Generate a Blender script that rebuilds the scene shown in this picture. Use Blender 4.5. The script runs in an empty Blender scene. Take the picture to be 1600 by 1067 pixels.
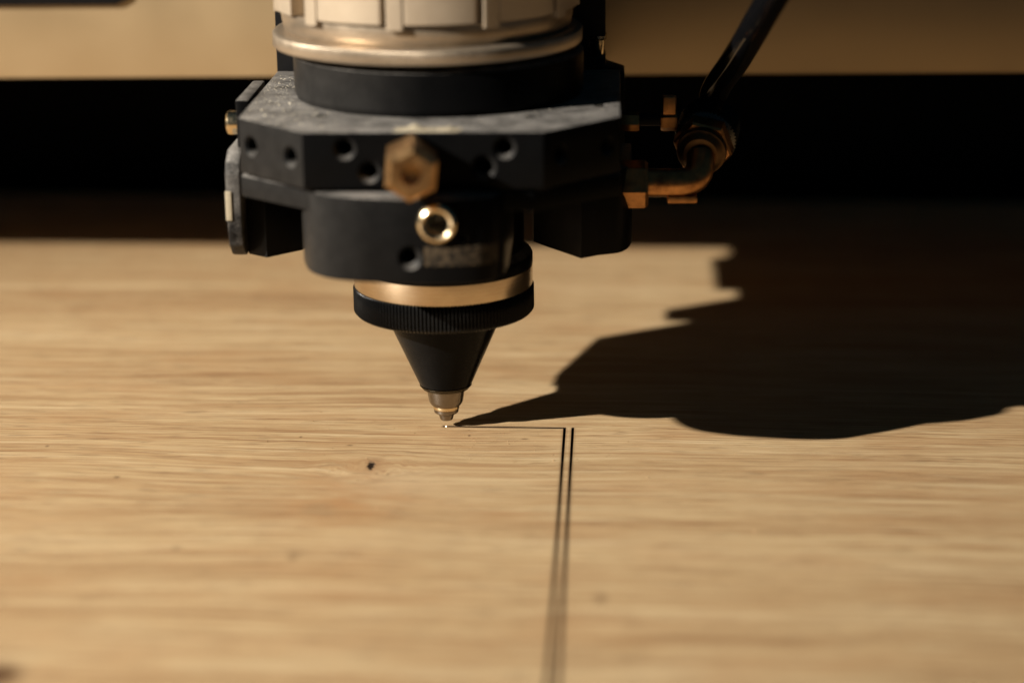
import bpy, bmesh, math, random
from mathutils import Vector, Matrix, noise as mnoise
random.seed(7)
SC = bpy.context.scene
COL = SC.collection
MM = 0.001
R = math.radians

# ------------------------------------------------------------------ camera
F_PX = 3500.0                       # focal length in photo pixels (1600 wide)
PITCH, YAW = R(16.7), R(2.57)
fw = Vector((-math.sin(YAW)*math.cos(PITCH), math.cos(YAW)*math.cos(PITCH), -math.sin(PITCH)))
rt = Vector((math.cos(YAW), math.sin(YAW), 0)); upv = rt.cross(fw)
CAM = Vector((25.15, -330.64, 113.27))          # millimetres, origin = laser spot on the board
cd = bpy.data.cameras.new('camera'); cam = bpy.data.objects.new('camera', cd); COL.objects.link(cam)
cam.matrix_world = Matrix.Translation(CAM*MM) @ Matrix((rt, upv, -fw)).transposed().to_4x4()
cd.sensor_width = 36; cd.lens = F_PX/1600*36
cd.clip_start = 0.005; cd.clip_end = 50
cd.dof.use_dof = True; cd.dof.focus_distance = 0.346; cd.dof.aperture_fstop = 9.4
SC.camera = cam

# ------------------------------------------------------------------ light
w = bpy.data.worlds.new('World'); SC.world = w; w.use_nodes = True
bg = w.node_tree.nodes['Background']; bg.inputs[0].default_value = (0.32, 1.0, 1.6, 1); bg.inputs[1].default_value = 0.018
LK = Vector((1.613, 0.995, -1.0)).normalized()  # the way the light travels
LD = 1300.0
ld = bpy.data.lights.new('window_light', 'SPOT'); lamp = bpy.data.objects.new('window_light', ld); COL.objects.link(lamp)
lamp.location = (Vector((15, 5, 8)) - LK*LD)*MM
lamp.rotation_euler = (Vector((-45, -20, 4))*MM - lamp.location).to_track_quat('-Z', 'Y').to_euler()
ld.energy = 186; ld.color = (1.0, 0.925, 0.82); ld.shadow_soft_size = 0.009
ld.spot_size = R(21); ld.spot_blend = 1.0
SC.view_settings.view_transform = 'Standard'; SC.view_settings.look = 'None'
SC.view_settings.exposure = 0; SC.view_settings.gamma = 1
SC.view_settings.use_curve_mapping = False
SC.render.engine = 'CYCLES'

# ------------------------------------------------------------------ node helpers
class NT:
    def __init__(s, name):
        s.m = bpy.data.materials.new(name); s.m.use_nodes = True
        s.t = s.m.node_tree; s.b = s.t.nodes['Principled BSDF']
    def n(s, typ, **kw):
        nd = s.t.nodes.new(typ)
        for k, v in kw.items():
            setattr(nd, k, v)
        return nd
    def l(s, a, b): s.t.links.new(a, b)
    def math(s, op, a, b=None, c=None):
        nd = s.n('ShaderNodeMath', operation=op)
        for i, v in enumerate((a, b, c)):
            if v is None: continue
            if hasattr(v, 'links'): s.l(v, nd.inputs[i])
            else: nd.inputs[i].default_value = v
        return nd.outputs[0]
    def noise(s, vec, scale=1, detail=2, rough=.5, dist=0):
        nd = s.n('ShaderNodeTexNoise'); nd.inputs['Scale'].default_value = scale
        nd.inputs['Detail'].default_value = detail; nd.inputs['Roughness'].default_value = rough
        nd.inputs['Distortion'].default_value = dist
        s.l(vec, nd.inputs['Vector']); return nd.outputs['Fac']
    def comb(s, x, y, z=0.0):
        nd = s.n('ShaderNodeCombineXYZ')
        for i, v in enumerate((x, y, z)):
            if hasattr(v, 'links'): s.l(v, nd.inputs[i])
            else: nd.inputs[i].default_value = v
        return nd.outputs[0]
    def ramp(s, fac, stops):
        nd = s.n('ShaderNodeValToRGB'); cr = nd.color_ramp
        while len(cr.elements) < len(stops): cr.elements.new(.5)
        for e, (p, c) in zip(cr.elements, stops):
            e.position = p; e.color = (*c, 1) if not isinstance(c, (int, float)) else (c, c, c, 1)
        s.l(fac, nd.inputs[0]); return nd.outputs[0]
    def mix(s, fac, a, b, blend='MIX'):
        nd = s.n('ShaderNodeMix', data_type='RGBA', blend_type=blend)
        for i, v in ((0, fac), (6, a), (7, b)):
            if hasattr(v, 'links'): s.l(v, nd.inputs[i])
            else: nd.inputs[i].default_value = v if i == 0 else (*v, 1)
        return nd.outputs[2]
    def mm(s):
        tc = s.n('ShaderNodeTexCoord'); vm = s.n('ShaderNodeVectorMath', operation='SCALE')
        s.l(tc.outputs['Object'], vm.inputs[0]); vm.inputs['Scale'].default_value = 1000
        return vm.outputs[0]
    def bump(s, h, strength, dist_mm, normal=None):
        nd = s.n('ShaderNodeBump'); nd.inputs['Strength'].default_value = strength
        nd.inputs['Distance'].default_value = dist_mm*MM
        s.l(h, nd.inputs['Height'])
        if normal is not None: s.l(normal, nd.inputs['Normal'])
        return nd.outputs[0]

AX, BX, GD = 18.52, 19.80, 1.1           # the two long cuts, and how deep they go
def mat_oak():
    s = NT('oak_wood'); p = s.mm()
    sp = s.n('ShaderNodeSeparateXYZ'); s.l(p, sp.inputs[0]); x, y, z = sp.outputs
    M = s.math
    def blob(cx, cy, rx, ry):
        a = M('DIVIDE', M('SUBTRACT', x, cx), rx); b = M('DIVIDE', M('SUBTRACT', y, cy), ry)
        return M('POWER', 2.718, M('MULTIPLY', M('ADD', M('MULTIPLY', a, a), M('MULTIPLY', b, b)), -1))
    KX, KY = -9.8, -18.4
    g = blob(KX, KY-1.0, 9, 6)
    warp = M('MULTIPLY', M('SUBTRACT', s.noise(s.comb(M('MULTIPLY', x, .013), M('MULTIPLY', y, .022)), 1, 1), .5), 9)
    warp2 = M('MULTIPLY', M('SUBTRACT', s.noise(s.comb(M('MULTIPLY', x, .07), M('MULTIPLY', y, .14)), 1, 1), .5), .22)
    yk = M('MULTIPLY', M('MULTIPLY', M('SUBTRACT', y, KY), g), -.60)
    swirl = M('MULTIPLY', g, M('MULTIPLY', M('SUBTRACT', s.noise(s.comb(M('MULTIPLY', x, .28), M('MULTIPLY', y, .28)), 1, 2), .5), 5.5))
    yy = M('ADD', M('ADD', y, warp), M('ADD', M('ADD', warp2, yk), swirl))
    def lay(sx, sy, det=2, off=0., rough=.55):
        return s.noise(s.comb(M('MULTIPLY', x, sx), M('ADD', M('MULTIPLY', yy, sy), off)), 1, det, rough)
    broad = lay(.006, .075, 2, 3.3)
    band = lay(.011, .34, 2, 11.)
    streak = lay(.022, 1.25, 2, 40.)
    line = lay(.020, 3.4, 2, 140., .6)
    fibre = lay(.07, 7.5, 2, 7., .6)
    pore = lay(.16, 5.2, 1, 90.)
    fleck = lay(.10, 1.3, 2, 170.)
    def ctr(f, k): return M('MULTIPLY', M('SUBTRACT', f, .5), k)
    v = M('ADD', .5, M('ADD', M('ADD', ctr(broad, .42), ctr(band, .30)), M('ADD', M('ADD', ctr(streak, .36), ctr(line, .90)), ctr(fibre, 1.0))))
    col = s.ramp(v, [(.20, (.225, .120, .055)), (.36, (.375, .228, .112)), (.50, (.490, .342, .180)), (.64, (.580, .435, .250)), (.82, (.67, .530, .335))])
    col = s.mix(M('MULTIPLY', s.ramp(fleck, [(.56, 0.), (.72, 1.)]), .45), col, (.65, .505, .295))
    for sx_, sy_, of_, k_ in ((.010, .52, 210., .34), (.014, 1.15, 260., .34)):   # thin dark year lines
        rn = M('SUBTRACT', 1., M('ABSOLUTE', M('MULTIPLY', M('SUBTRACT', lay(sx_, sy_, 1, of_), .5), 2.)))
        rl = M('MULTIPLY', s.ramp(rn, [(.88, 0.), (.985, 1.)]), s.ramp(lay(.05, .6, 2, of_+33), [(.36, .15), (.62, 1.)]))
        col = s.mix(M('MULTIPLY', rl, k_), col, (.23, .115, .048))
    blotch = s.ramp(s.noise(s.comb(M('MULTIPLY', x, .040), M('MULTIPLY', y, .10)), 1, 3), [(.48, 0.), (.74, 1.)])
    col = s.mix(M('MULTIPLY', blotch, .36), col, (.37, .195, .085))
    # darker heartwood patch round the knot
    hw = M('MULTIPLY', blob(KX-2.5, KY-13, 8.5, 13), s.ramp(lay(.15, .22, 3, 77.), [(.36, .25), (.60, 1.)]))
    col = s.mix(M('MULTIPLY', hw, .72), col, (.38, .195, .08))
    col = s.mix(M('MULTIPLY', blob(KX+5, KY-7, 9, 6), .35), col, (.62, .47, .29))
    pr = M('MULTIPLY', s.ramp(pore, [(.62, 0.), (.70, 1.)]), s.ramp(s.noise(s.comb(M('MULTIPLY', x, .05), M('MULTIPLY', yy, .3)), 1, 2), [(.40, .25), (.6, 1.)]))
    col = s.mix(M('MULTIPLY', pr, .8), col, (.16, .080, .034))
    # scorched edges of the cuts
    def band1(c, cx, wd):
        a = M('DIVIDE', M('SUBTRACT', c, cx), wd); return M('POWER', 2.718, M('MULTIPLY', M('MULTIPLY', a, a), -1))
    front = M('LESS_THAN', y, .35)
    burn = M('MULTIPLY', M('MAXIMUM', band1(x, AX, .40), band1(x, BX, .40)), front)
    burn = M('MAXIMUM', burn, M('MULTIPLY', band1(y, 0., .62), M('MULTIPLY', M('GREATER_THAN', x, -.7), M('LESS_THAN', x, AX))))
    col = s.mix(M('MULTIPLY', burn, .55), col, (.13, .062, .028))
    # the knot: ring and black core, plus a few small specks
    ring = M('MULTIPLY', blob(KX+.3, KY+.1, 1.7, 3.6), .6)
    col = s.mix(ring, col, (.30, .17, .085))
    jit = M('MULTIPLY', M('SUBTRACT', s.noise(p, 1.6, 3), .5), 1.1)
    core = s.ramp(M('ADD', blob(KX, KY, .60, 1.9), M('MULTIPLY', jit, 1.5)), [(.40, 0.), (.56, 1.)])
    cores = M('MULTIPLY', core, M('GREATER_THAN', blob(KX, KY, 1.0, 2.6), .2))
    col = s.mix(cores, col, (.018, .010, .006))
    for (cx, cy, rx, ry, a) in ((-46.5, -25.0, .45, .45, .8), (-32.6, -52.2, .7, 1.1, .30), (-16.5, -54.5, .8, 1.5, .35),
                                (24.6, -66.5, 1.0, 1.9, .40), (-46.2, -92.5, 3.2, 3.4, .95), (3.9, -4.2, .22, .5, .7), (-22, -6, .25, .4, .7),
                                (-60, -12, .3, .5, .6), (12.5, -5.4, .6, .35, .6), (-14, -9.5, .5, .35, .6)):
        col = s.mix(M('MULTIPLY', s.ramp(blob(cx, cy, rx, ry), [(.15, 0.), (.8, 1.)]), a), col, (.10, .05, .022))
    s.l(col, s.b.inputs['Base Color'])
    s.l(s.ramp(streak, [(.3, .52), (.7, .42)]), s.b.inputs['Roughness'])
    s.b.inputs['Specular IOR Level'].default_value = .35
    h = M('ADD', M('MULTIPLY', fibre, .6), M('ADD', M('MULTIPLY', line, .55), M('MULTIPLY', pr, -.7)))
    h = M('ADD', h, M('MULTIPLY', cores, -2.5))
    fine = s.noise(s.comb(M('MULTIPLY', x, 1.1), M('MULTIPLY', yy, 9)), 1, 2)
    h = M('ADD', h, M('MULTIPLY', fine, .22))
    s.l(s.bump(h, .75, .15), s.b.inputs['Normal'])
    return s.m

def mat_plain(name, col, rough=.5, metal=0., spec=.5, var=.12, nscale=.5, bump=.0, emit=None):
    s = NT(name); p = s.mm()
    n = s.noise(p, nscale, 4)
    dark = tuple(c*(1-var) for c in col); lite = tuple(min(1, c*(1+var)) for c in col)
    s.l(s.mix(n, dark, lite), s.b.inputs['Base Color'])
    s.l(s.ramp(n, [(.3, max(.03, rough-.06)), (.7, min(1, rough+.06))]), s.b.inputs['Roughness'])
    s.b.inputs['Metallic'].default_value = metal; s.b.inputs['Specular IOR Level'].default_value = spec
    if bump: s.l(s.bump(s.noise(p, 6, 3), bump, .05), s.b.inputs['Normal'])
    if emit:
        s.b.inputs['Emission Color'].default_value = (*emit[0], 1); s.b.inputs['Emission Strength'].default_value = emit[1]
    return s.m

def mat_black(name, base=.003, rough=.36, dust_top=.5, dust_all=.005, spec=.07, lit_side=.05):
    """black anodised aluminium; pale sawdust has settled on what faces up"""
    s = NT(name); p = s.mm(); M = s.math
    ge = s.n('ShaderNodeNewGeometry'); sp = s.n('ShaderNodeSeparateXYZ'); s.l(ge.outputs['Normal'], sp.inputs[0])
    up = s.ramp(sp.outputs[2], [(.45, 0.), (.95, 1.)])
    soft = s.ramp(s.noise(p, .28, 4, .6), [(.33, .35), (.62, 1.)])
    grain = s.ramp(s.noise(p, 4.5, 3, .7), [(.42, .3), (.66, 1.)])
    smear = s.ramp(s.noise(p, .16, 5, .65), [(.40, 0.), (.75, 1.)])
    d = M('ADD', M('MULTIPLY', M('MULTIPLY', up, dust_top), M('MULTIPLY', soft, grain)), M('MULTIPLY', M('MULTIPLY', smear, grain), dust_all))
    side = s.ramp(M('MULTIPLY', sp.outputs[0], -1.), [(.02, 0.), (.75, 1.)])   # left faces tinted paler: the lamp-lit side put into the colour
    d = M('ADD', d, M('MULTIPLY', M('MULTIPLY', side, s.ramp(s.noise(p, .5, 4, .6), [(.25, .55), (.75, 1.)])), lit_side))
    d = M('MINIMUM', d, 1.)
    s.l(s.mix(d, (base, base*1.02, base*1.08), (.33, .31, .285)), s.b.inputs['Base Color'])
    rr = M('ADD', s.ramp(s.noise(p, .7, 4), [(.3, rough-.05), (.7, rough+.07)]), M('MULTIPLY', d, .4))
    s.l(rr, s.b.inputs['Roughness'])
    s.b.inputs['Specular IOR Level'].default_value = spec
    s.l(s.bump(s.noise(p, 5, 3, .7), .22, .04), s.b.inputs['Normal'])
    return s.m

def mat_metal(name, col, rough, var=.2, lines=None, tarn=None):
    s = NT(name); p = s.mm(); M = s.math
    n = s.noise(p, .6, 4, .6)
    c = s.mix(s.ramp(n, [(.3, 0.), (.7, 1.)]), tuple(k*(1-var) for k in col), col)
    if tarn:
        c = s.mix(M('MULTIPLY', s.ramp(s.noise(p, .35, 5, .65), [(.48, 0.), (.66, 1.)]), tarn[1]), c, tarn[0])
    s.l(c, s.b.inputs['Base Color']); s.b.inputs['Metallic'].default_value = 1
    if lines:   # turning marks run round the axis
        sp = s.n('ShaderNodeSeparateXYZ'); s.l(p, sp.inputs[0])
        ln = s.noise(s.comb(0., 0., sp.outputs[2]), lines, 3, .7)
        s.l(s.bump(ln, .10, .02), s.b.inputs['Normal'])
        s.l(M('ADD', M('MULTIPLY', ln, .12), rough-.06), s.b.inputs['Roughness'])
    else:
        s.l(s.ramp(s.noise(p, 1.3, 4), [(.3, rough-.06), (.7, rough+.08)]), s.b.inputs['Roughness'])
    return s.m

OAK = mat_oak()
CHAR = mat_plain('charred_wood', (.012, .007, .005), .9, spec=.1, nscale=2)
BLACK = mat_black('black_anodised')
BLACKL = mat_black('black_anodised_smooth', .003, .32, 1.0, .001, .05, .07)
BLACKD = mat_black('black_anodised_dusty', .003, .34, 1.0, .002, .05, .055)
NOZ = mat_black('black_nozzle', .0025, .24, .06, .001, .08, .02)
DARK = mat_plain('dark_steel', (.006, .006, .0065), .5, .0, .12)
BRASS = mat_metal('brass', (.70, .43, .20), .33, .25, None, ((.30, .15, .06), .6))
BRASST = mat_metal('turned_brass', (.66, .53, .37), .26, .12, 9)
BRASSD = mat_metal('tarnished_brass', (.55, .27, .10), .34, .35, None, ((.16, .07, .03), .7))
STEEL = mat_metal('nozzle_steel', (.27, .235, .195), .24, .25, 6)
ALU = mat_plain('blasted_aluminium', (.50, .415, .31), .44, .45, .4, .06, .4, .1)
BAREAL = mat_metal('bare_aluminium', (.50, .52, .57), .24, .1)
ALUD = mat_plain('aluminium_collar', (.42, .34, .25), .34, .75, .4, .15, .5, .1)
SLEEVE = mat_metal('nickel_brass', (.82, .66, .42), .22, .1)
HOSE = mat_plain('black_polyurethane', (.004, .004, .0045), .09, 0, .28, nscale=.2)
CHAMP = mat_plain('champagne_aluminium', (.44, .325, .185), .40, .62, .5, .05, .06)
RESID = mat_plain('dried_residue', (.36, .31, .22), .8, 0, .2, .35, 1.2, .5)
def mat_sticker():
    s = NT('worn_sticker'); p = s.mm()
    c = s.ramp(s.noise(p, 1.5, 4, .7), [(.42, (.010, .008, .006)), (.55, (.035, .026, .016)), (.68, (.12, .085, .05))])
    s.l(c, s.b.inputs['Base Color']); s.b.inputs['Roughness'].default_value = .55; s.b.inputs['Specular IOR Level'].default_value = .2
    return s.m
STICK = mat_sticker()
BED = mat_plain('machine_bed_black', (.004, .004, .004), .8, 0, .1)
GLOW = mat_plain('glowing_ember', (.9, .7, .5), .5, emit=((1., .72, .45), 5.))
DUSTM = mat_plain('sawdust', (.50, .45, .36), .9, 0, .1, .3, 2)

# ------------------------------------------------------------------ mesh helpers (all in millimetres)
def link(name, bm, mat, parent=None, sharp=32, smooth=True):
    me = bpy.data.meshes.new(name)
    bmesh.ops.scale(bm, vec=(MM, MM, MM), verts=bm.verts)
    bmesh.ops.recalc_face_normals(bm, faces=bm.faces)
    bm.to_mesh(me); bm.free(); me.materials.append(mat)
    if smooth:
        me.polygons.foreach_set('use_smooth', [True]*len(me.polygons)); me.set_sharp_from_angle(angle=R(sharp))
    o = bpy.data.objects.new(name, me); COL.objects.link(o)
    if parent: o.parent = parent
    return o
def tag(o, label, cat, kind=None):
    o['label'] = label
    if cat: o['category'] = cat
    if kind: o['kind'] = kind
    return o
def lathe(bm, prof, seg=96, mat=None, knurl=None):
    """prof: list of (r, z[, knurled]); knurl=(teeth, depth)"""
    mat = mat or Matrix()
    rings = []
    for pt in prof:
        r, z = pt[:2]; kn = len(pt) > 2 and knurl
        if r < 1e-6: rings.append([bm.verts.new(mat @ Vector((0, 0, z)))]); continue
        row = []
        for i in range(seg):
            rr = r - (knurl[1]*(0.5-0.5*math.cos(2*math.pi*i*knurl[0]/seg)) if kn else 0)
            a = 2*math.pi*i/seg
            row.append(bm.verts.new(mat @ Vector((rr*math.cos(a), rr*math.sin(a), z))))
        rings.append(row)
    for a, b in zip(rings, rings[1:]):
        for i in range(seg):
            j = (i+1) % seg
            if len(a) == 1 and len(b) == 1: continue
            if len(a) == 1: bm.faces.new((a[0], b[j], b[i]))
            elif len(b) == 1: bm.faces.new((a[i], a[j], b[0]))
            else: bm.faces.new((a[i], a[j], b[j], b[i]))
    return bm
def prism(bm, poly, z0, z1, bevel=0., seg=2, mat=None):
    mat = mat or Matrix()
    lo = [bm.verts.new(mat @ Vector((x, y, z0))) for x, y in poly]
    hi = [bm.verts.new(mat @ Vector((x, y, z1))) for x, y in poly]
    n = len(poly); fs = [bm.faces.new(lo[::-1]), bm.faces.new(hi)]
    for i in range(n): fs.append(bm.faces.new((lo[i], lo[(i+1) % n], hi[(i+1) % n], hi[i])))
    bmesh.ops.recalc_face_normals(bm, faces=fs)
    if bevel:
        ed = {e for f in fs for e in f.edges}
        bmesh.ops.bevel(bm, geom=list(ed), offset=bevel, offset_type='OFFSET', segments=seg, profile=.6, affect='EDGES', clamp_overlap=True)
    return bm
def slab(bm, poly, z0, z1, r):
    """prism of a smooth outline with rounded rims"""
    cx = sum(p[0] for p in poly)/len(poly); cy = sum(p[1] for p in poly)/len(poly); rows = []
    for ins, z in ((r, z0), (r*.3, z0+r*.3), (0, z0+r), (0, z1-r), (r*.3, z1-r*.3), (r, z1)):
        rows.append([bm.verts.new((x-ins*(x-cx)/max(1, math.hypot(x-cx, y-cy)), y-ins*(y-cy)/max(1, math.hypot(x-cx, y-cy)), z)) for x, y in poly])
    n = len(poly)
    for a, b in zip(rows, rows[1:]):
        for i in range(n): bm.faces.new((a[i], a[(i+1) % n], b[(i+1) % n], b[i]))
    bm.faces.new(rows[0][::-1]); bm.faces.new(rows[-1])
    return bm
def box(bm, x0, x1, y0, y1, z0, z1, bevel=0., seg=2, mat=None):
    return prism(bm, [(x0, y0), (x1, y0), (x1, y1), (x0, y1)], z0, z1, bevel, seg, mat)
def axis_mat(loc, d):
    """local z -> direction d"""
    return Matrix.Translation(loc) @ Vector(d).normalized().to_track_quat('Z', 'Y').to_matrix().to_4x4()
def tube(bm, pts, r, seg=24, cap=True):
    P = [Vector(p) for p in pts]; rings = []; rs = r if isinstance(r, (list, tuple)) else [r]*len(P)
    t0 = (P[1]-P[0]).normalized(); nrm = t0.orthogonal().normalized()
    for i, p in enumerate(P):
        t = (P[min(i+1, len(P)-1)]-P[max(i-1, 0)]).normalized()
        nrm = (nrm - t*nrm.dot(t)).normalized(); b = t.cross(nrm)
        rings.append([bm.verts.new(p + rs[i]*(math.cos(2*math.pi*k/seg)*nrm + math.sin(2*math.pi*k/seg)*b)) for k in range(seg)])
    for a, b in zip(rings, rings[1:]):
        for k in range(seg): bm.faces.new((a[k], a[(k+1) % seg], b[(k+1) % seg], b[k]))
    if cap: bm.faces.new(rings[0][::-1]); bm.faces.new(rings[-1])
    return bm
def bez(p0, p1, p2, p3, n=24):
    p0, p1, p2, p3 = map(Vector, (p0, p1, p2, p3)); out = []
    for i in range(n+1):
        t = i/n; u = 1-t
        out.append(u**3*p0 + 3*u*u*t*p1 + 3*u*t*t*p2 + t**3*p3)
    return out
def carve(o, cut_bm):
    """cut holes: boolean difference, baked into the mesh"""
    me = bpy.data.meshes.new('cutter'); o.data.materials.append(BAREAL); bmesh.ops.scale(cut_bm, vec=(MM,)*3, verts=cut_bm.verts)
    bmesh.ops.recalc_face_normals(cut_bm, faces=cut_bm.faces)
    cut_bm.to_mesh(me); cut_bm.free()
    me.materials.append(mtl0 := o.data.materials[0]); me.materials.append(BAREAL)
    c = bpy.data.objects.new('cutter', me); COL.objects.link(c)
    mt = list(o.data.materials)[:-1]; par = o.parent; o.parent = None
    md = o.modifiers.new('b', 'BOOLEAN'); md.operation = 'DIFFERENCE'; md.solver = 'EXACT'; md.object = c; md.use_self = True
    bpy.context.view_layer.update()
    dg = bpy.context.evaluated_depsgraph_get()
    new = bpy.data.meshes.new_from_object(o.evaluated_get(dg))
    o.modifiers.clear(); o.data = new; o.parent = par
    bpy.data.objects.remove(c); bpy.data.meshes.remove(me)
    new.materials.clear()
    for k in mt + [BAREAL]: new.materials.append(k)
    new.polygons.foreach_set('use_smooth', [True]*len(new.polygons)); new.set_sharp_from_angle(angle=R(30))
def hole(bm, loc, d, r, depth, sink=.35, bare=True):
    """a drilled, countersunk hole going along d from loc"""
    m = axis_mat(loc, d)
    lathe(bm, [(0, -1), (r+sink+.3, -1), (r+sink, 0), (r, sink*.9), (r, depth), (0, depth+r*.4)], 28, m)
    bm.faces.ensure_lookup_table()
    if bare:
        for f in bm.faces[-3*28:-2*28]: f.material_index = 1

# ------------------------------------------------------------------ setting
bm = bmesh.new(); box(bm, -900, 900, -600, 900, -22.5, -18.2)
tag(link('machine_bed', bm, BED, smooth=False), 'black machine bed lying under the oak board', None, 'structure')
bm = bmesh.new(); box(bm, -900, 900, 180, 192, -18.1, 420)
tag(link('rear_wall', bm, BED, smooth=False), 'black rear wall of the machine behind the gantry', None, 'structure')

# oak board with the engraved channels cut out of its top
GW, HW = .21, .27                                   # half width of a cut
xs = [-330, -.5, AX-GW, AX+GW, BX-GW, BX+GW, 380]
ys = [-230, -HW, HW, 157.5]
def is_cut(i, j):
    if j == 0: return i in (2, 4)
    if j == 1: return i in (1, 2, 4)
    return False
bm = bmesh.new(); vt = {}
def V(i, j):
    if (i, j) not in vt: vt[i, j] = bm.verts.new((xs[i], ys[j], 0))
    return vt[i, j]
for i in range(len(xs)-1):
    for j in range(len(ys)-1):
        if not is_cut(i, j): bm.faces.new((V(i, j), V(i+1, j), V(i+1, j+1), V(i, j+1)))
for a, b in (((xs[0], ys[0]), (xs[-1], ys[0])), ((xs[-1], ys[0]), (xs[-1], ys[-1])), ((xs[-1], ys[-1]), (xs[0], ys[-1])), ((xs[0], ys[-1]), (xs[0], ys[0]))):
    vs = [bm.verts.new((*p, z)) for p, z in ((a, 0), (a, -18), (b, -18), (b, 0))]; bm.faces.new(vs)
bm.faces.new([bm.verts.new((x, y, -18)) for x, y in ((xs[0], ys[0]), (xs[0], ys[-1]), (xs[-1], ys[-1]), (xs[-1], ys[0]))])
me = bpy.data.meshes.new('oak_workpiece'); bmesh.ops.scale(bm, vec=(MM,)*3, verts=bm.verts)
for f in bm.faces:
    if abs(f.calc_center_median().z) < 1e-6 and f.normal.z < 0: f.normal_flip()
bm.to_mesh(me); bm.free(); me.materials.append(OAK)
board = bpy.data.objects.new('oak_workpiece', me); COL.objects.link(board)
tag(board, 'pale oak board with a small knot and fresh cut lines under the nozzle', 'wooden board')
def channel(x0, x1, y0, y1, open_sides=()):
    bm = bmesh.new()
    q = [(x0, y0), (x1, y0), (x1, y1), (x0, y1)]
    bm.faces.new([bm.verts.new((*p, -GD)) for p in q])
    for k in range(4):
        if k in open_sides: continue
        a, b = q[k], q[(k+1) % 4]
        bm.faces.new([bm.verts.new((*p, z)) for p, z in ((a, -GD), (b, -GD), (b, 0), (a, 0))])
    return bm
link('engraved_line', channel(-.5, AX-GW, -HW, HW, (1,)), CHAR, board, smooth=False)
link('engraved_line', channel(AX-GW, AX+GW, -230, HW), CHAR, board, smooth=False)
link('engraved_line', channel(BX-GW, BX+GW, -230, HW), CHAR, board, smooth=False)
bm = bmesh.new(); bmesh.ops.create_icosphere(bm, subdivisions=2, radius=.11, matrix=Matrix.Translation((0.0, 0, .0)))
o = link('glowing_spot', bm, GLOW, board); o['label'] = 'tiny glowing spot where the laser burns the oak'

# crumbs of sawdust left on the board round the cut
bm = bmesh.new()
for _ in range(260):
    x = random.gauss(8, 22); y = random.gauss(-8, 9) if random.random() < .75 else random.uniform(-60, 30)
    if y > -.5 and y < .5: continue
    if min(abs(x-AX), abs(x-BX)) < .4 and y < 0: continue
    r = random.uniform(.03, .085) if random.random() < .96 else random.uniform(.10, .16)
    m = Matrix.Translation((x, y, r*.35)) @ Matrix.Rotation(random.random()*6, 4, 'Z') @ Matrix.Diagonal((random.uniform(1, 3), 1, .7, 1))
    bmesh.ops.create_icosphere(bm, subdivisions=1, radius=r, matrix=m)
o = link('sawdust', bm, mat_plain('sawdust_crumbs', (.42, .28, .15), .9, 0, .1, .6, 3), smooth=False)
tag(o, 'fine crumbs of sawdust scattered on the oak round the cut', None, 'stuff')

# gantry beam behind the head
beam = bpy.data.objects.new('gantry', None); COL.objects.link(beam)
beam.location = (0, 64*MM, 43.9*MM); beam.rotation_euler = (0, R(-.77), 0)
tag(beam, 'champagne coloured machine gantry running behind the laser head', 'gantry')
bm = bmesh.new(); box(bm, -420, 420, 0, 34, 0, 24, .5); link('extrusion', bm, CHAMP, beam)
bm = bmesh.new(); box(bm, -420, 420, .6, 34, 24.05, 72, .5); o = link('upper_rail', bm, DARK, beam); o['label'] = 'black rail on top of the beam'
bm = bmesh.new(); prism(bm, [(-300, 0), (-62.5, 0), (-60.6, .9), (-59.6, 2.8), (-59.6, 40), (-300, 40)], 0, .9, .12, 2,
      Matrix(((1, 0, 0, 0), (0, 0, -1, -.001), (0, 1, 0, 13.2), (0, 0, 0, 1))))
o = link('cover_plate', bm, DARK, beam); o['label'] = 'black plate with a rounded corner on the beam front'

# ------------------------------------------------------------------ laser head
head = bpy.data.objects.new('laser_head', None); COL.objects.link(head)
head.location = (.1*MM, 0, 0); head.rotation_euler = (0, R(-.7), 0)
tag(head, 'black laser cutting head with brass fittings and a conical nozzle above the oak board', 'laser head')

# nozzle tip, cone
bm = bmesh.new(); lathe(bm, [(0, 1.9), (.45, 1.9), (.45, 1.22), (.90, 1.20), (.98, 1.28), (1.2, 2.0), (1.22, 2.1), (1.75, 2.35), (1.92, 2.55), (1.95, 2.95), (1.86, 3.05)], 64)
tip = link('nozzle_tip', bm, STEEL, head, 25)
bm = bmesh.new(); lathe(bm, [(1.7, 3.0), (2.02, 3.06), (2.08, 3.2), (2.08, 3.55), (1.98, 3.66), (1.9, 3.68)], 64)
link('tip_collar', bm, SLEEVE, head, 25)
bm = bmesh.new(); lathe(bm, [(1.8, 3.6), (2.35, 3.75), (2.6, 4.15), (2.68, 4.4), (2.93, 5.95), (2.95, 6.2), (2.6, 6.4)], 64)
link('nozzle_body', bm, STEEL, head, 25)
bm = bmesh.new(); lathe(bm, [(3.0, 7.05), (3.98, 7.1), (4.1, 7.22), (4.14, 7.36), (9.3, 19.1)], 128)
link('nozzle_cone', bm, NOZ, head, 25)
bm = bmesh.new(); lathe(bm, [(2.3, 6.25), (3.3, 6.28), (3.62, 6.4), (3.78, 6.6), (3.8, 6.72), (3.62, 6.76), (3.62, 6.84), (4.0, 6.88), (4.06, 6.94), (4.06, 7.02), (3.9, 7.06), (3.0, 7.06)], 96)
link('cone_lip', bm, mat_metal('blackened_steel', (.10, .085, .06), .22), head, 25)
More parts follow.
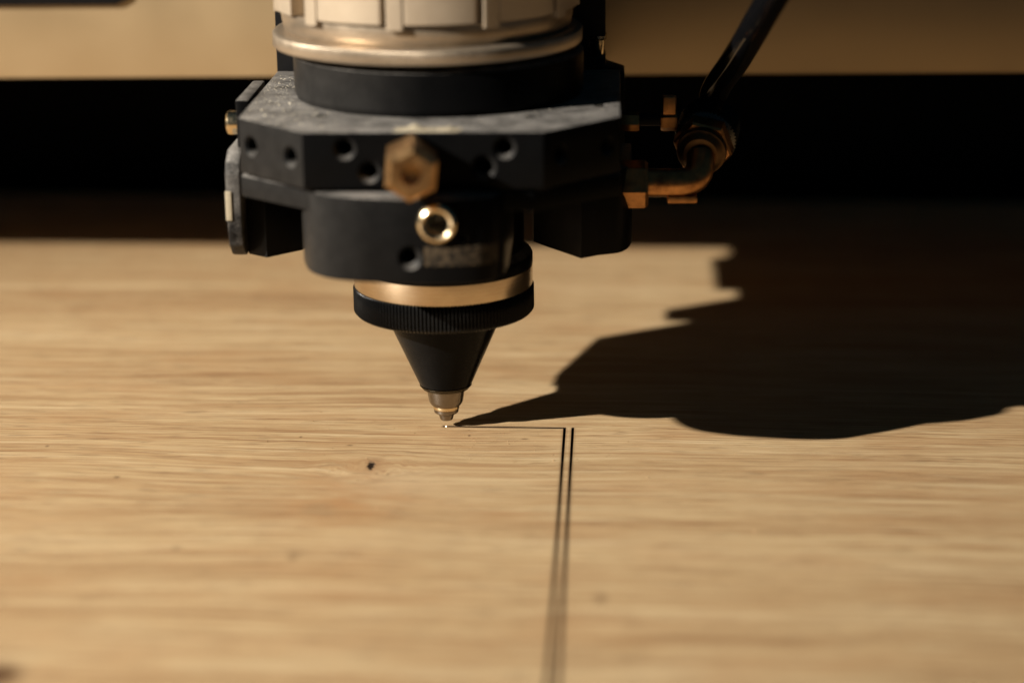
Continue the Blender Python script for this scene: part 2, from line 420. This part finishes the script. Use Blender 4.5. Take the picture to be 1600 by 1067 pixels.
# knurled ring nut
bm = bmesh.new(); lathe(bm, [(8.0, 18.85), (12.9, 18.82), (13.45, 19.02, 1), (13.86, 19.5, 1), (13.86, 22.95, 1), (13.6, 23.3, 1), (13.3, 23.4), (12.4, 23.4)], 148*6, None, (148, .24))
link('knurled_ring_nut', bm, NOZ, head, 50)
bm = bmesh.new(); lathe(bm, [(12, 23.2), (13.58, 23.25), (13.66, 23.4), (13.66, 26.3), (13.55, 26.42), (12, 26.42)], 160)
link('brass_ring', bm, BRASST, head, 30)
bm = bmesh.new(); lathe(bm, [(11, 26.40), (13.6, 26.40), (13.7, 26.5), (13.7, 27.9), (13.5, 28.3), (12.6, 29.1), (12.4, 29.5), (12.4, 44)], 128)
link('lens_tube', bm, BLACKL, head, 30)

# round boss on the front of the head
CXB, CYB, RB = -3.6, -19.6, 15.2
BP = [(-18.3, -20), (-17.95, -23.5), (-17.2, -26.7), (-16.3, -29.0), (-14.9, -30.9), (-12.8, -32.5), (-9, -33.95), (-5.5, -34.7), (-1.9, -35.25), (2.5, -35.5),
      (6, -35.2), (8.6, -34.2), (10.3, -32.3), (11.1, -29), (11.3, -25)]
def cr(P, n):        # smooth curve through the outline points
    out = []
    for i in range(len(P)-1):
        p0, p1, p2, p3 = (Vector(P[max(0, min(len(P)-1, i+k))]) for k in (-1, 0, 1, 2))
        for k in range(n):
            t = k/n; out.append(tuple(.5*((2*p1)+(p2-p0)*t+(2*p0-5*p1+4*p2-p3)*t*t+(3*p1-p0-3*p2+p3)*t**3)))
    return out+[P[-1]]
poly = cr(BP, 6) + [(11.3, -9), (-18.3, -9)]
bm = bmesh.new(); slab(bm, poly, 32.5, 44.45, .5)
boss = link('front_boss', bm, BLACKL, head, 25)
cb = bmesh.new()
hole(cb, (2.1, -35.0, 41.2), (0, 1, 0), 1.5, 6, .3)
hole(cb, (-1.9, -35.0, 36.3), (-.1, 1, 0), 1.15, 5, .5)
hole(cb, (5.6, -35.3, 38.9), (-.1, 1, 0), .5, 3, .3)
carve(boss, cb)
# flange under the block
def octo(hx, yf, yc, yb, fx):
    return [(-fx, yf), (fx, yf), (hx, yc), (hx, yb), (-hx, yb), (-hx, yc)]
bm = bmesh.new(); prism(bm, octo(27.0, -30.3, -20.4, 18, 15.0), 41.5, 44.5, .35, 2)
link('flange', bm, BLACKD, head, 25)
# mounting block with drilled holes
bm = bmesh.new(); prism(bm, octo(27.0, -31.2, -20.5, 18, 16.5), 44.95, 52.9, .3, 2)
block = link('mounting_block', bm, BLACKD, head, 25)
cb = bmesh.new()
for x, z, r in ((-10.7, 50.6, 1.15), (-7.4, 47.4, 1.15), (11.2, 50.7, 1.15), (8.3, 48.0, 1.3), (-14.3, 46.6, .0)):
    if r: hole(cb, (x, -31.2, z), (0, 1, 0), r, 6, .5)
nx = Vector((.714, .70, 0))
for x, z in ((-25.0, 49.2), (-18.5, 49.1)):
    t = (x+16.5)/(-10.5); hole(cb, (x, -31.2+10.7*t, z), nx, 1.2, 6, .38)
for x, z in ((18.9, 49.2), (25.2, 49.0)):
    t = (x-16.5)/(10.5); hole(cb, (x, -31.2+10.7*t, z), (-.714, .70, 0), 1.25, 6, .2, False)
for x, y in ((-14.8, -19.6), (14.6, -20.2), (24.2, -12)): hole(cb, (x, y, 52.9), (0, 0, -1), .85, 5, .25)
carve(block, cb)
bm = bmesh.new(); prism(bm, octo(25.5, -29.8, -19.6, 17, 15.9), 44.3, 45.2); link('gasket', bm, DARK, head, 25)
# lower lugs
bm = bmesh.new(); prism(bm, [(-28.66, -7.2), (-25.5, -9.6), (-20.8, -4.9), (-19.5, 4), (-19.5, 9), (-26.5, 9), (-28.6, 2)], 29.6, 41.6, .3)
link('lower_lug', bm, BLACK, head, 25)
arc = [(25.6+3.2*math.cos(a), 3.0+8.0*math.sin(a)) for a in [R(-80+i*10) for i in range(10)]]
bm = bmesh.new(); prism(bm, [(13.7, 2.6), (15.0, 0.6), (21.2, -7.9)] + [(23.8, -5.9)] + arc + [(28.8, 16), (13.7, 16)], 29, 41.6, .3)
link('lower_lug', bm, BLACK, head, 25)
# left side plates
yz = Matrix(((0, 0, 1, 0), (1, 0, 0, 0), (0, 1, 0, 0), (0, 0, 0, 1)))       # poly (y, z), extruded along x
bm = bmesh.new(); prism(bm, [(-9.6, 30.3), (-11.4, 32.0), (-12.0, 34.2), (-12.2, 36), (-12.2, 42.8), (-11.4, 44.6), (-9.2, 46.0), (14, 46.0), (14, 34), (-3, 30), (-8.0, 29.7)], -30.75, -28.65, .35, 2, yz)
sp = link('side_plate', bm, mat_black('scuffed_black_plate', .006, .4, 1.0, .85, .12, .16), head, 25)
bm = bmesh.new(); box(bm, -30.85, -29.95, -12.45, -11.9, 36.0, 40.4, .1); o = link('tape_scrap', bm, RESID, sp); o['label'] = 'pale torn scrap of tape on the side plate edge'
bm = bmesh.new(); box(bm, -29.5, -27.6, -7.6, 9.0, 44.2, 53.0, .3); link('top_side_plate', bm, BLACKD, head, 25)
bm = bmesh.new(); box(bm, -28.7, -26.5, -3, 14, 40.5, 46, .2); link('spacer', bm, BLACK, head, 25)
bm = bmesh.new(); lathe(bm, [(0, -1.75), (1.3, -1.75), (1.7, -1.5), (1.76, -1.2), (1.72, -.4), (1.72, .6)], 40, axis_mat((-29.5, -5.6, 49.3), (1, 0, 0)))
o = link('thumb_screw', bm, SLEEVE, head); o['label'] = 'small shiny brass screw head on the left side'
# neck under the collar
bm = bmesh.new(); lathe(bm, [(20, 52.5), (21.2, 52.9), (21.45, 53.5), (21.55, 53.7), (21.55, 59.1), (21.2, 59.5), (20.6, 59.6), (20.6, 60.8)], 160)
link('neck', bm, BLACKL, head, 25)
# back plate and carriage that ride on the beam
bm = bmesh.new(); prism(bm, [(-27.2, 39), (27.7, 39), (27.7, 52.2), (26.8, 52.5), (24.7, 53.2), (24.7, 54.6), (22.2, 54.6), (22.2, 57.9), (24.7, 57.9), (24.7, 160), (-27.2, 160)], -26, -19, .25, 2,
      Matrix(((1, 0, 0, 0), (0, 0, -1, 0), (0, 1, 0, 0), (0, 0, 0, 1))))
link('back_plate', bm, DARK, head, 25)
bm = bmesh.new(); lathe(bm, [(0, 0), (.7, 0), (.95, .4), (1.05, 2.6), (1.35, 2.9), (1.35, 3.6)], 24, axis_mat((23.6, 21.5, 54.45), (0, 0, 1)))
o = link('set_screw', bm, SLEEVE, head); o['label'] = 'bright set screw in the notch of the back plate'
bm = bmesh.new(); box(bm, -26.2, 24, 25.9, 63.9, 46.2, 150, .4); link('carriage', bm, DARK, head, 25)
bm = bmesh.new(); box(bm, -28.6, -20, 31.8, 54, 45.6, 58, .3); link('roller_bracket', bm, DARK, head, 25)

# collar and barrel
up_m = Matrix.Translation((-1.55, 0, 0))
bm = bmesh.new(); lathe(bm, [(20, 60.5), (22.6, 60.40), (22.86, 60.5, 1), (22.95, 60.6, 1), (22.95, 62.35, 1), (22.8, 62.5), (22.55, 62.66), (21.9, 62.72), (20, 62.72)], 330*5, up_m, (330, .12))
link('knurled_collar', bm, ALUD, head, 40)
bm = bmesh.new(); lathe(bm, [(19, 62.7), (20.9, 62.75), (21.25, 63.2), (21.45, 64.2), (21.6, 65.6), (21.5, 65.9), (20.3, 66.0), (20.3, 150)], 160, up_m)
barrel = link('barrel', bm, ALUD, head, 30)
def sector(a0, a1, r0, r1, z0, z1, n, bev):
    pl = [(r1*math.sin(R(a0+(a1-a0)*i/n)), -r1*math.cos(R(a0+(a1-a0)*i/n))) for i in range(n+1)]
    pl += [(r0*math.sin(R(a1-(a1-a0)*i/n)), -r0*math.cos(R(a1-(a1-a0)*i/n))) for i in range(n+1)]
    b = bmesh.new(); prism(b, pl, z0, z1, bev, 2, up_m); return b
pan_me = key_me = None
for k in range(10):
    a = -45.2 + 35.2*k - (0 if k < 6 else 0)
    if k == 0:
        po = link('panel', sector(a+6.3, a+33.0, 20.2, 22.45, 66.05, 149, 14, .12), ALU, barrel, 25)
        ko = link('key_strip', sector(a, a+6.0, 20.2, 22.62, 65.3, 149, 5, .18), ALU, barrel, 25)
    else:
        for src in (po, ko):
            c = src.copy(); COL.objects.link(c); c.parent = barrel
            c.matrix_local = Matrix.Translation((-1.55*MM, 0, 0)) @ Matrix.Rotation(R(35.2*k), 4, 'Z') @ Matrix.Translation((1.55*MM, 0, 0))

# brass hex bolt and hollow screw on the front
def hexpoly(r, rot): return [(r*math.cos(R(rot+60*i)), r*math.sin(R(rot+60*i))) for i in range(6)]
def hexnut(bm, m, rc, z0, z1, ch=.35, rot=0., bore=None):
    n = 72; rows = []
    def rad(a, lim): 
        t = (a - R(rot) + 1e-7) % (math.pi/3) - math.pi/6
        return min(rc*math.cos(math.pi/6)/math.cos(t), lim)
    rf = rc*math.cos(math.pi/6)
    prof = [(bore or 0.0, z1-.0), ('i', z1), ('h', z1-ch), ('h', z0+ch), ('i', z0), (0.0, z0)]
    ins = 1-ch*.22
    lims = {2: 9e9, 3: 9e9}
    for i, (r, z) in enumerate(prof):
        if r == 0.0: rows.append([bm.verts.new(m @ Vector((0, 0, z)))]); continue
        row = []
        for j in range(n):
            a = 2*math.pi*j/n + R(rot); q = rad(a, 9e9) if r == 'h' else rad(a, 9e9)*ins if r == 'i' else r
            row.append(bm.verts.new(m @ Vector((math.cos(a)*q, math.sin(a)*q, z))))
        rows.append(row)
    if bore:
        rows.insert(0, [bm.verts.new(m @ Vector((math.cos(2*math.pi*j/n+R(rot))*bore*.92, math.sin(2*math.pi*j/n+R(rot))*bore*.92, z1-2.2))) for j in range(n)])
        rows.insert(0, [bm.verts.new(m @ Vector((0, 0, z1-2.4)))])
    for a, b in zip(rows, rows[1:]):
        for j in range(n):
            q = (j+1) % n
            if len(a) == 1: bm.faces.new((a[0], b[q], b[j]))
            elif len(b) == 1: bm.faces.new((a[j], a[q], b[0]))
            else: bm.faces.new((a[j], a[q], b[q], b[j]))
bm = bmesh.new(); hexnut(bm, axis_mat((-1.7, -31.0, 49.0), (.10, -1, -.01)), 3.95, 0, 9.4, 1.0, 24, 1.45)
o = link('hex_bolt', bm, BRASS, head, 22); o['label'] = 'brass hex bolt with a bored centre on the front face'
bm = bmesh.new(); lathe(bm, [(0, -4.0), (1.45, -4.0), (1.6, 1.5), (1.75, 1.9), (2.15, 2.12), (2.55, 1.9), (2.75, 1.4), (2.75, -.5)], 56, axis_mat((2.1, -34.6, 41.2), (0, -1, .02)))
o = link('hollow_screw', bm, SLEEVE, head, 40); o['label'] = 'shiny brass hollow screw below the hex bolt'
# worn sticker wraps the boss
bm = bmesh.new(); n = 14
BC = [p for p in cr(BP, 12)]
def boss_y(x, off):
    p = min(BC, key=lambda q: abs(q[0]-x) if q[1] < -25 else 9e9); return p[1]-off
rows = []
for zz, off in ((35.2, .02), (35.25, .16), (37.85, .16), (37.9, .02)):
    rows.append([bm.verts.new((0.3+9.9*i/n, boss_y(0.3+9.9*i/n, off), zz + .07*math.sin(i*2.3)*(1 if off > .1 else 0))) for i in range(n+1)])
for a, b in zip(rows, rows[1:]):
    for i in range(n): bm.faces.new((a[i], a[i+1], b[i+1], b[i]))
link('worn_sticker', bm, STICK, boss, 40)
# lumpy residue on the front edge of the block top
bm = bmesh.new(); nx_, ny_ = 64, 16; g = []
for j in range(ny_+1):
    row = []
    for i in range(nx_+1):
        u, v = i/nx_, j/ny_; x = -4.6+10.4*u; y = -31.0+3.4*v
        edge = min(1, 5*u, 5*(1-u))*min(1, 5*v+.15, 4*(1-v))
        h = edge*(.16 + .22*mnoise.noise((x*.45, y*.5, 3.1)) + .10*mnoise.noise((x*1.6, y*1.6, 9)) + .75*math.exp(-((x+1.2)/1.0)**2-((y+29.2)/.8)**2) + .3*math.exp(-((x-3.8)/.7)**2-((y+29.0)/.7)**2))
        row.append(bm.verts.new((x, y, 52.86+h)))
    g.append(row)
for j in range(ny_):
    for i in range(nx_): bm.faces.new((g[j][i], g[j][i+1], g[j+1][i+1], g[j+1][i]))
o = link('dried_residue', bm, RESID, block, 60); o['label'] = 'pale lumpy dried residue on the front edge'
# loose sawdust grains on the block
bm = bmesh.new()
for _ in range(900):
    x = random.uniform(-26, 26) if random.random() < .35 else random.uniform(-26.5, -14); y = random.uniform(-29, 14)
    if abs(x)+abs(y+10.5)*0 > 26.6 or (x*x+y*y) < 22**2: continue
    if y < -20.5 and abs(x) > 16.5+(y+31.2)*.98 - .3: continue
    r = random.uniform(.03, .09) if random.random() < .97 else random.uniform(.12, .25)
    m = Matrix.Translation((x, y, 52.9+r*.3)) @ Matrix.Rotation(random.random()*6, 4, 'Z') @ Matrix.Diagonal((random.uniform(.8, 2.2), 1, .6, 1))
    bmesh.ops.create_icosphere(bm, subdivisions=1, radius=r, matrix=m)
o = link('sawdust_grains', bm, DUSTM, block, smooth=False); o['kind'] = 'stuff'

# ---- right side: valve screw, elbow fitting
o_y = 4.0
bm = bmesh.new(); hexnut(bm, axis_mat((27.0, 8, 46.6), (1, 0, 0)), 1.5, 0, 2.9, .3, 10); link('valve_nut', bm, BRASSD, head, 22)
bm = bmesh.new(); lathe(bm, [(0, 0), (.95, 0), (.95, 6), (0, 6)], 24, axis_mat((29, 8, 46.9), (1, 0, 0))); link('valve_shaft', bm, DARK, head)
bm = bmesh.new(); hexnut(bm, axis_mat((33.2, 8, 46.6), (1, 0, .02)), 1.55, 0, 2.5, .4, 30)
vh = link('valve_head', bm, BRASSD, head, 22)
bm = bmesh.new(); box(bm, 33.4, 35.6, 7.2, 8.8, 47.6, 50.6, .45, 3); link('valve_lever', bm, BRASSD, vh)
E0 = Vector((27.0, 0, 38.6))
bm = bmesh.new(); hexnut(bm, axis_mat(E0, (1, 0, -.0)), 3.65, 0, 4.2, .45, 8)
link('elbow_nut', bm, BRASSD, head, 22)
path = [E0+Vector((3.5, 0, .2)), E0+Vector((5, 0, .2)), E0+Vector((8.0, 0, .2))] + bez(E0+Vector((8.6, 0, .2)), E0+Vector((11.2, 0, .2)), E0+Vector((12.2, .4, 1.0)), E0+Vector((12.2, 3.4, 3.6)), 12)
bm = bmesh.new(); tube(bm, path, 2.15, 32)
elb = link('elbow_pipe', bm, BRASSD, head, 40)
bm = bmesh.new(); box(bm, E0.x+7.0, E0.x+11.6, -1.5, 1.3, E0.z-2.75, E0.z-1.5, .4, 3); link('elbow_foot', bm, BRASSD, elb, 30)
A = Vector((.17, .95, .27)).normalized(); Q = E0+Vector((12.2, 3.4, 3.9))
bm = bmesh.new(); lathe(bm, [(0, -.4), (2.6, -.3), (3.2, .1), (3.4, .3), (3.7, .4), (3.8, .6), (3.8, 1.5), (3.6, 1.9), (0, 1.9)], 56, axis_mat(Q, A)); link('elbow_collar', bm, mat_metal('shaded_brass', (.10, .06, .03), .4), head, 30)  # brass darkened: the shade on the collar is put into its colour
bm = bmesh.new(); hexnut(bm, axis_mat(Q+A*1.5, A), 4.6, 0, 3.0, .35, 12); link('lock_nut', bm, BRASSD, head, 22)
bm = bmesh.new(); nk, nz = 96, 14; rows = []; m = axis_mat(Q+A*4.3, A)
for j in range(nz+1):
    z = 6.0*j/nz; rb = 4.6 if 0 < j < nz else 4.0
    rows.append([bm.verts.new(m @ Vector(((rb+(.22 if (i+j) % 2 else -.1))*math.cos(2*math.pi*i/nk), (rb+(.22 if (i+j) % 2 else -.1))*math.sin(2*math.pi*i/nk), z))) for i in range(nk)])
for a, b in zip(rows, rows[1:]):
    for i in range(nk): bm.faces.new((a[i], a[(i+1) % nk], b[(i+1) % nk], b[i]))
bm.faces.new(rows[0]); bm.faces.new(rows[-1])
link('knurled_hose_nut', bm, mat_metal('black_nickel', (.10, .095, .085), .3), head, 10)

def cr3(P, n):
    P = [Vector(p) for p in P]; out = []
    for i in range(len(P)-1):
        p0, p1, p2, p3 = (P[max(0, min(len(P)-1, i+k))] for k in (-1, 0, 1, 2))
        for k in range(n):
            t = k/n; out.append(.5*((2*p1)+(p2-p0)*t+(2*p0-5*p1+4*p2-p3)*t*t+(3*p1-p0-3*p2+p3)*t**3))
    return out+[P[-1]]
# air hose, pushed into the knurled nut and rising out of the frame
H0 = O0 = Q+A*8.5
hp = [tuple(p) for p in (Q+A*8, Q+A*10.2, (41.7, 15.2, 49.8), (44.7, 6, 56.9), (48.2, -14, 68.3), (55, -36, 86), (60, -50, 108))]
hm = head.matrix_basis if False else (Matrix.Translation((.1, 0, 0)) @ Matrix.Rotation(R(-.7), 4, 'Y'))
bm = bmesh.new(); tube(bm, [hm @ Vector(p) for p in cr3(hp, 14)], 2.22, 40)
tag(link('air_hose', bm, HOSE, None, 40), 'glossy black air hose rising from the knurled nut on the right', 'hose')
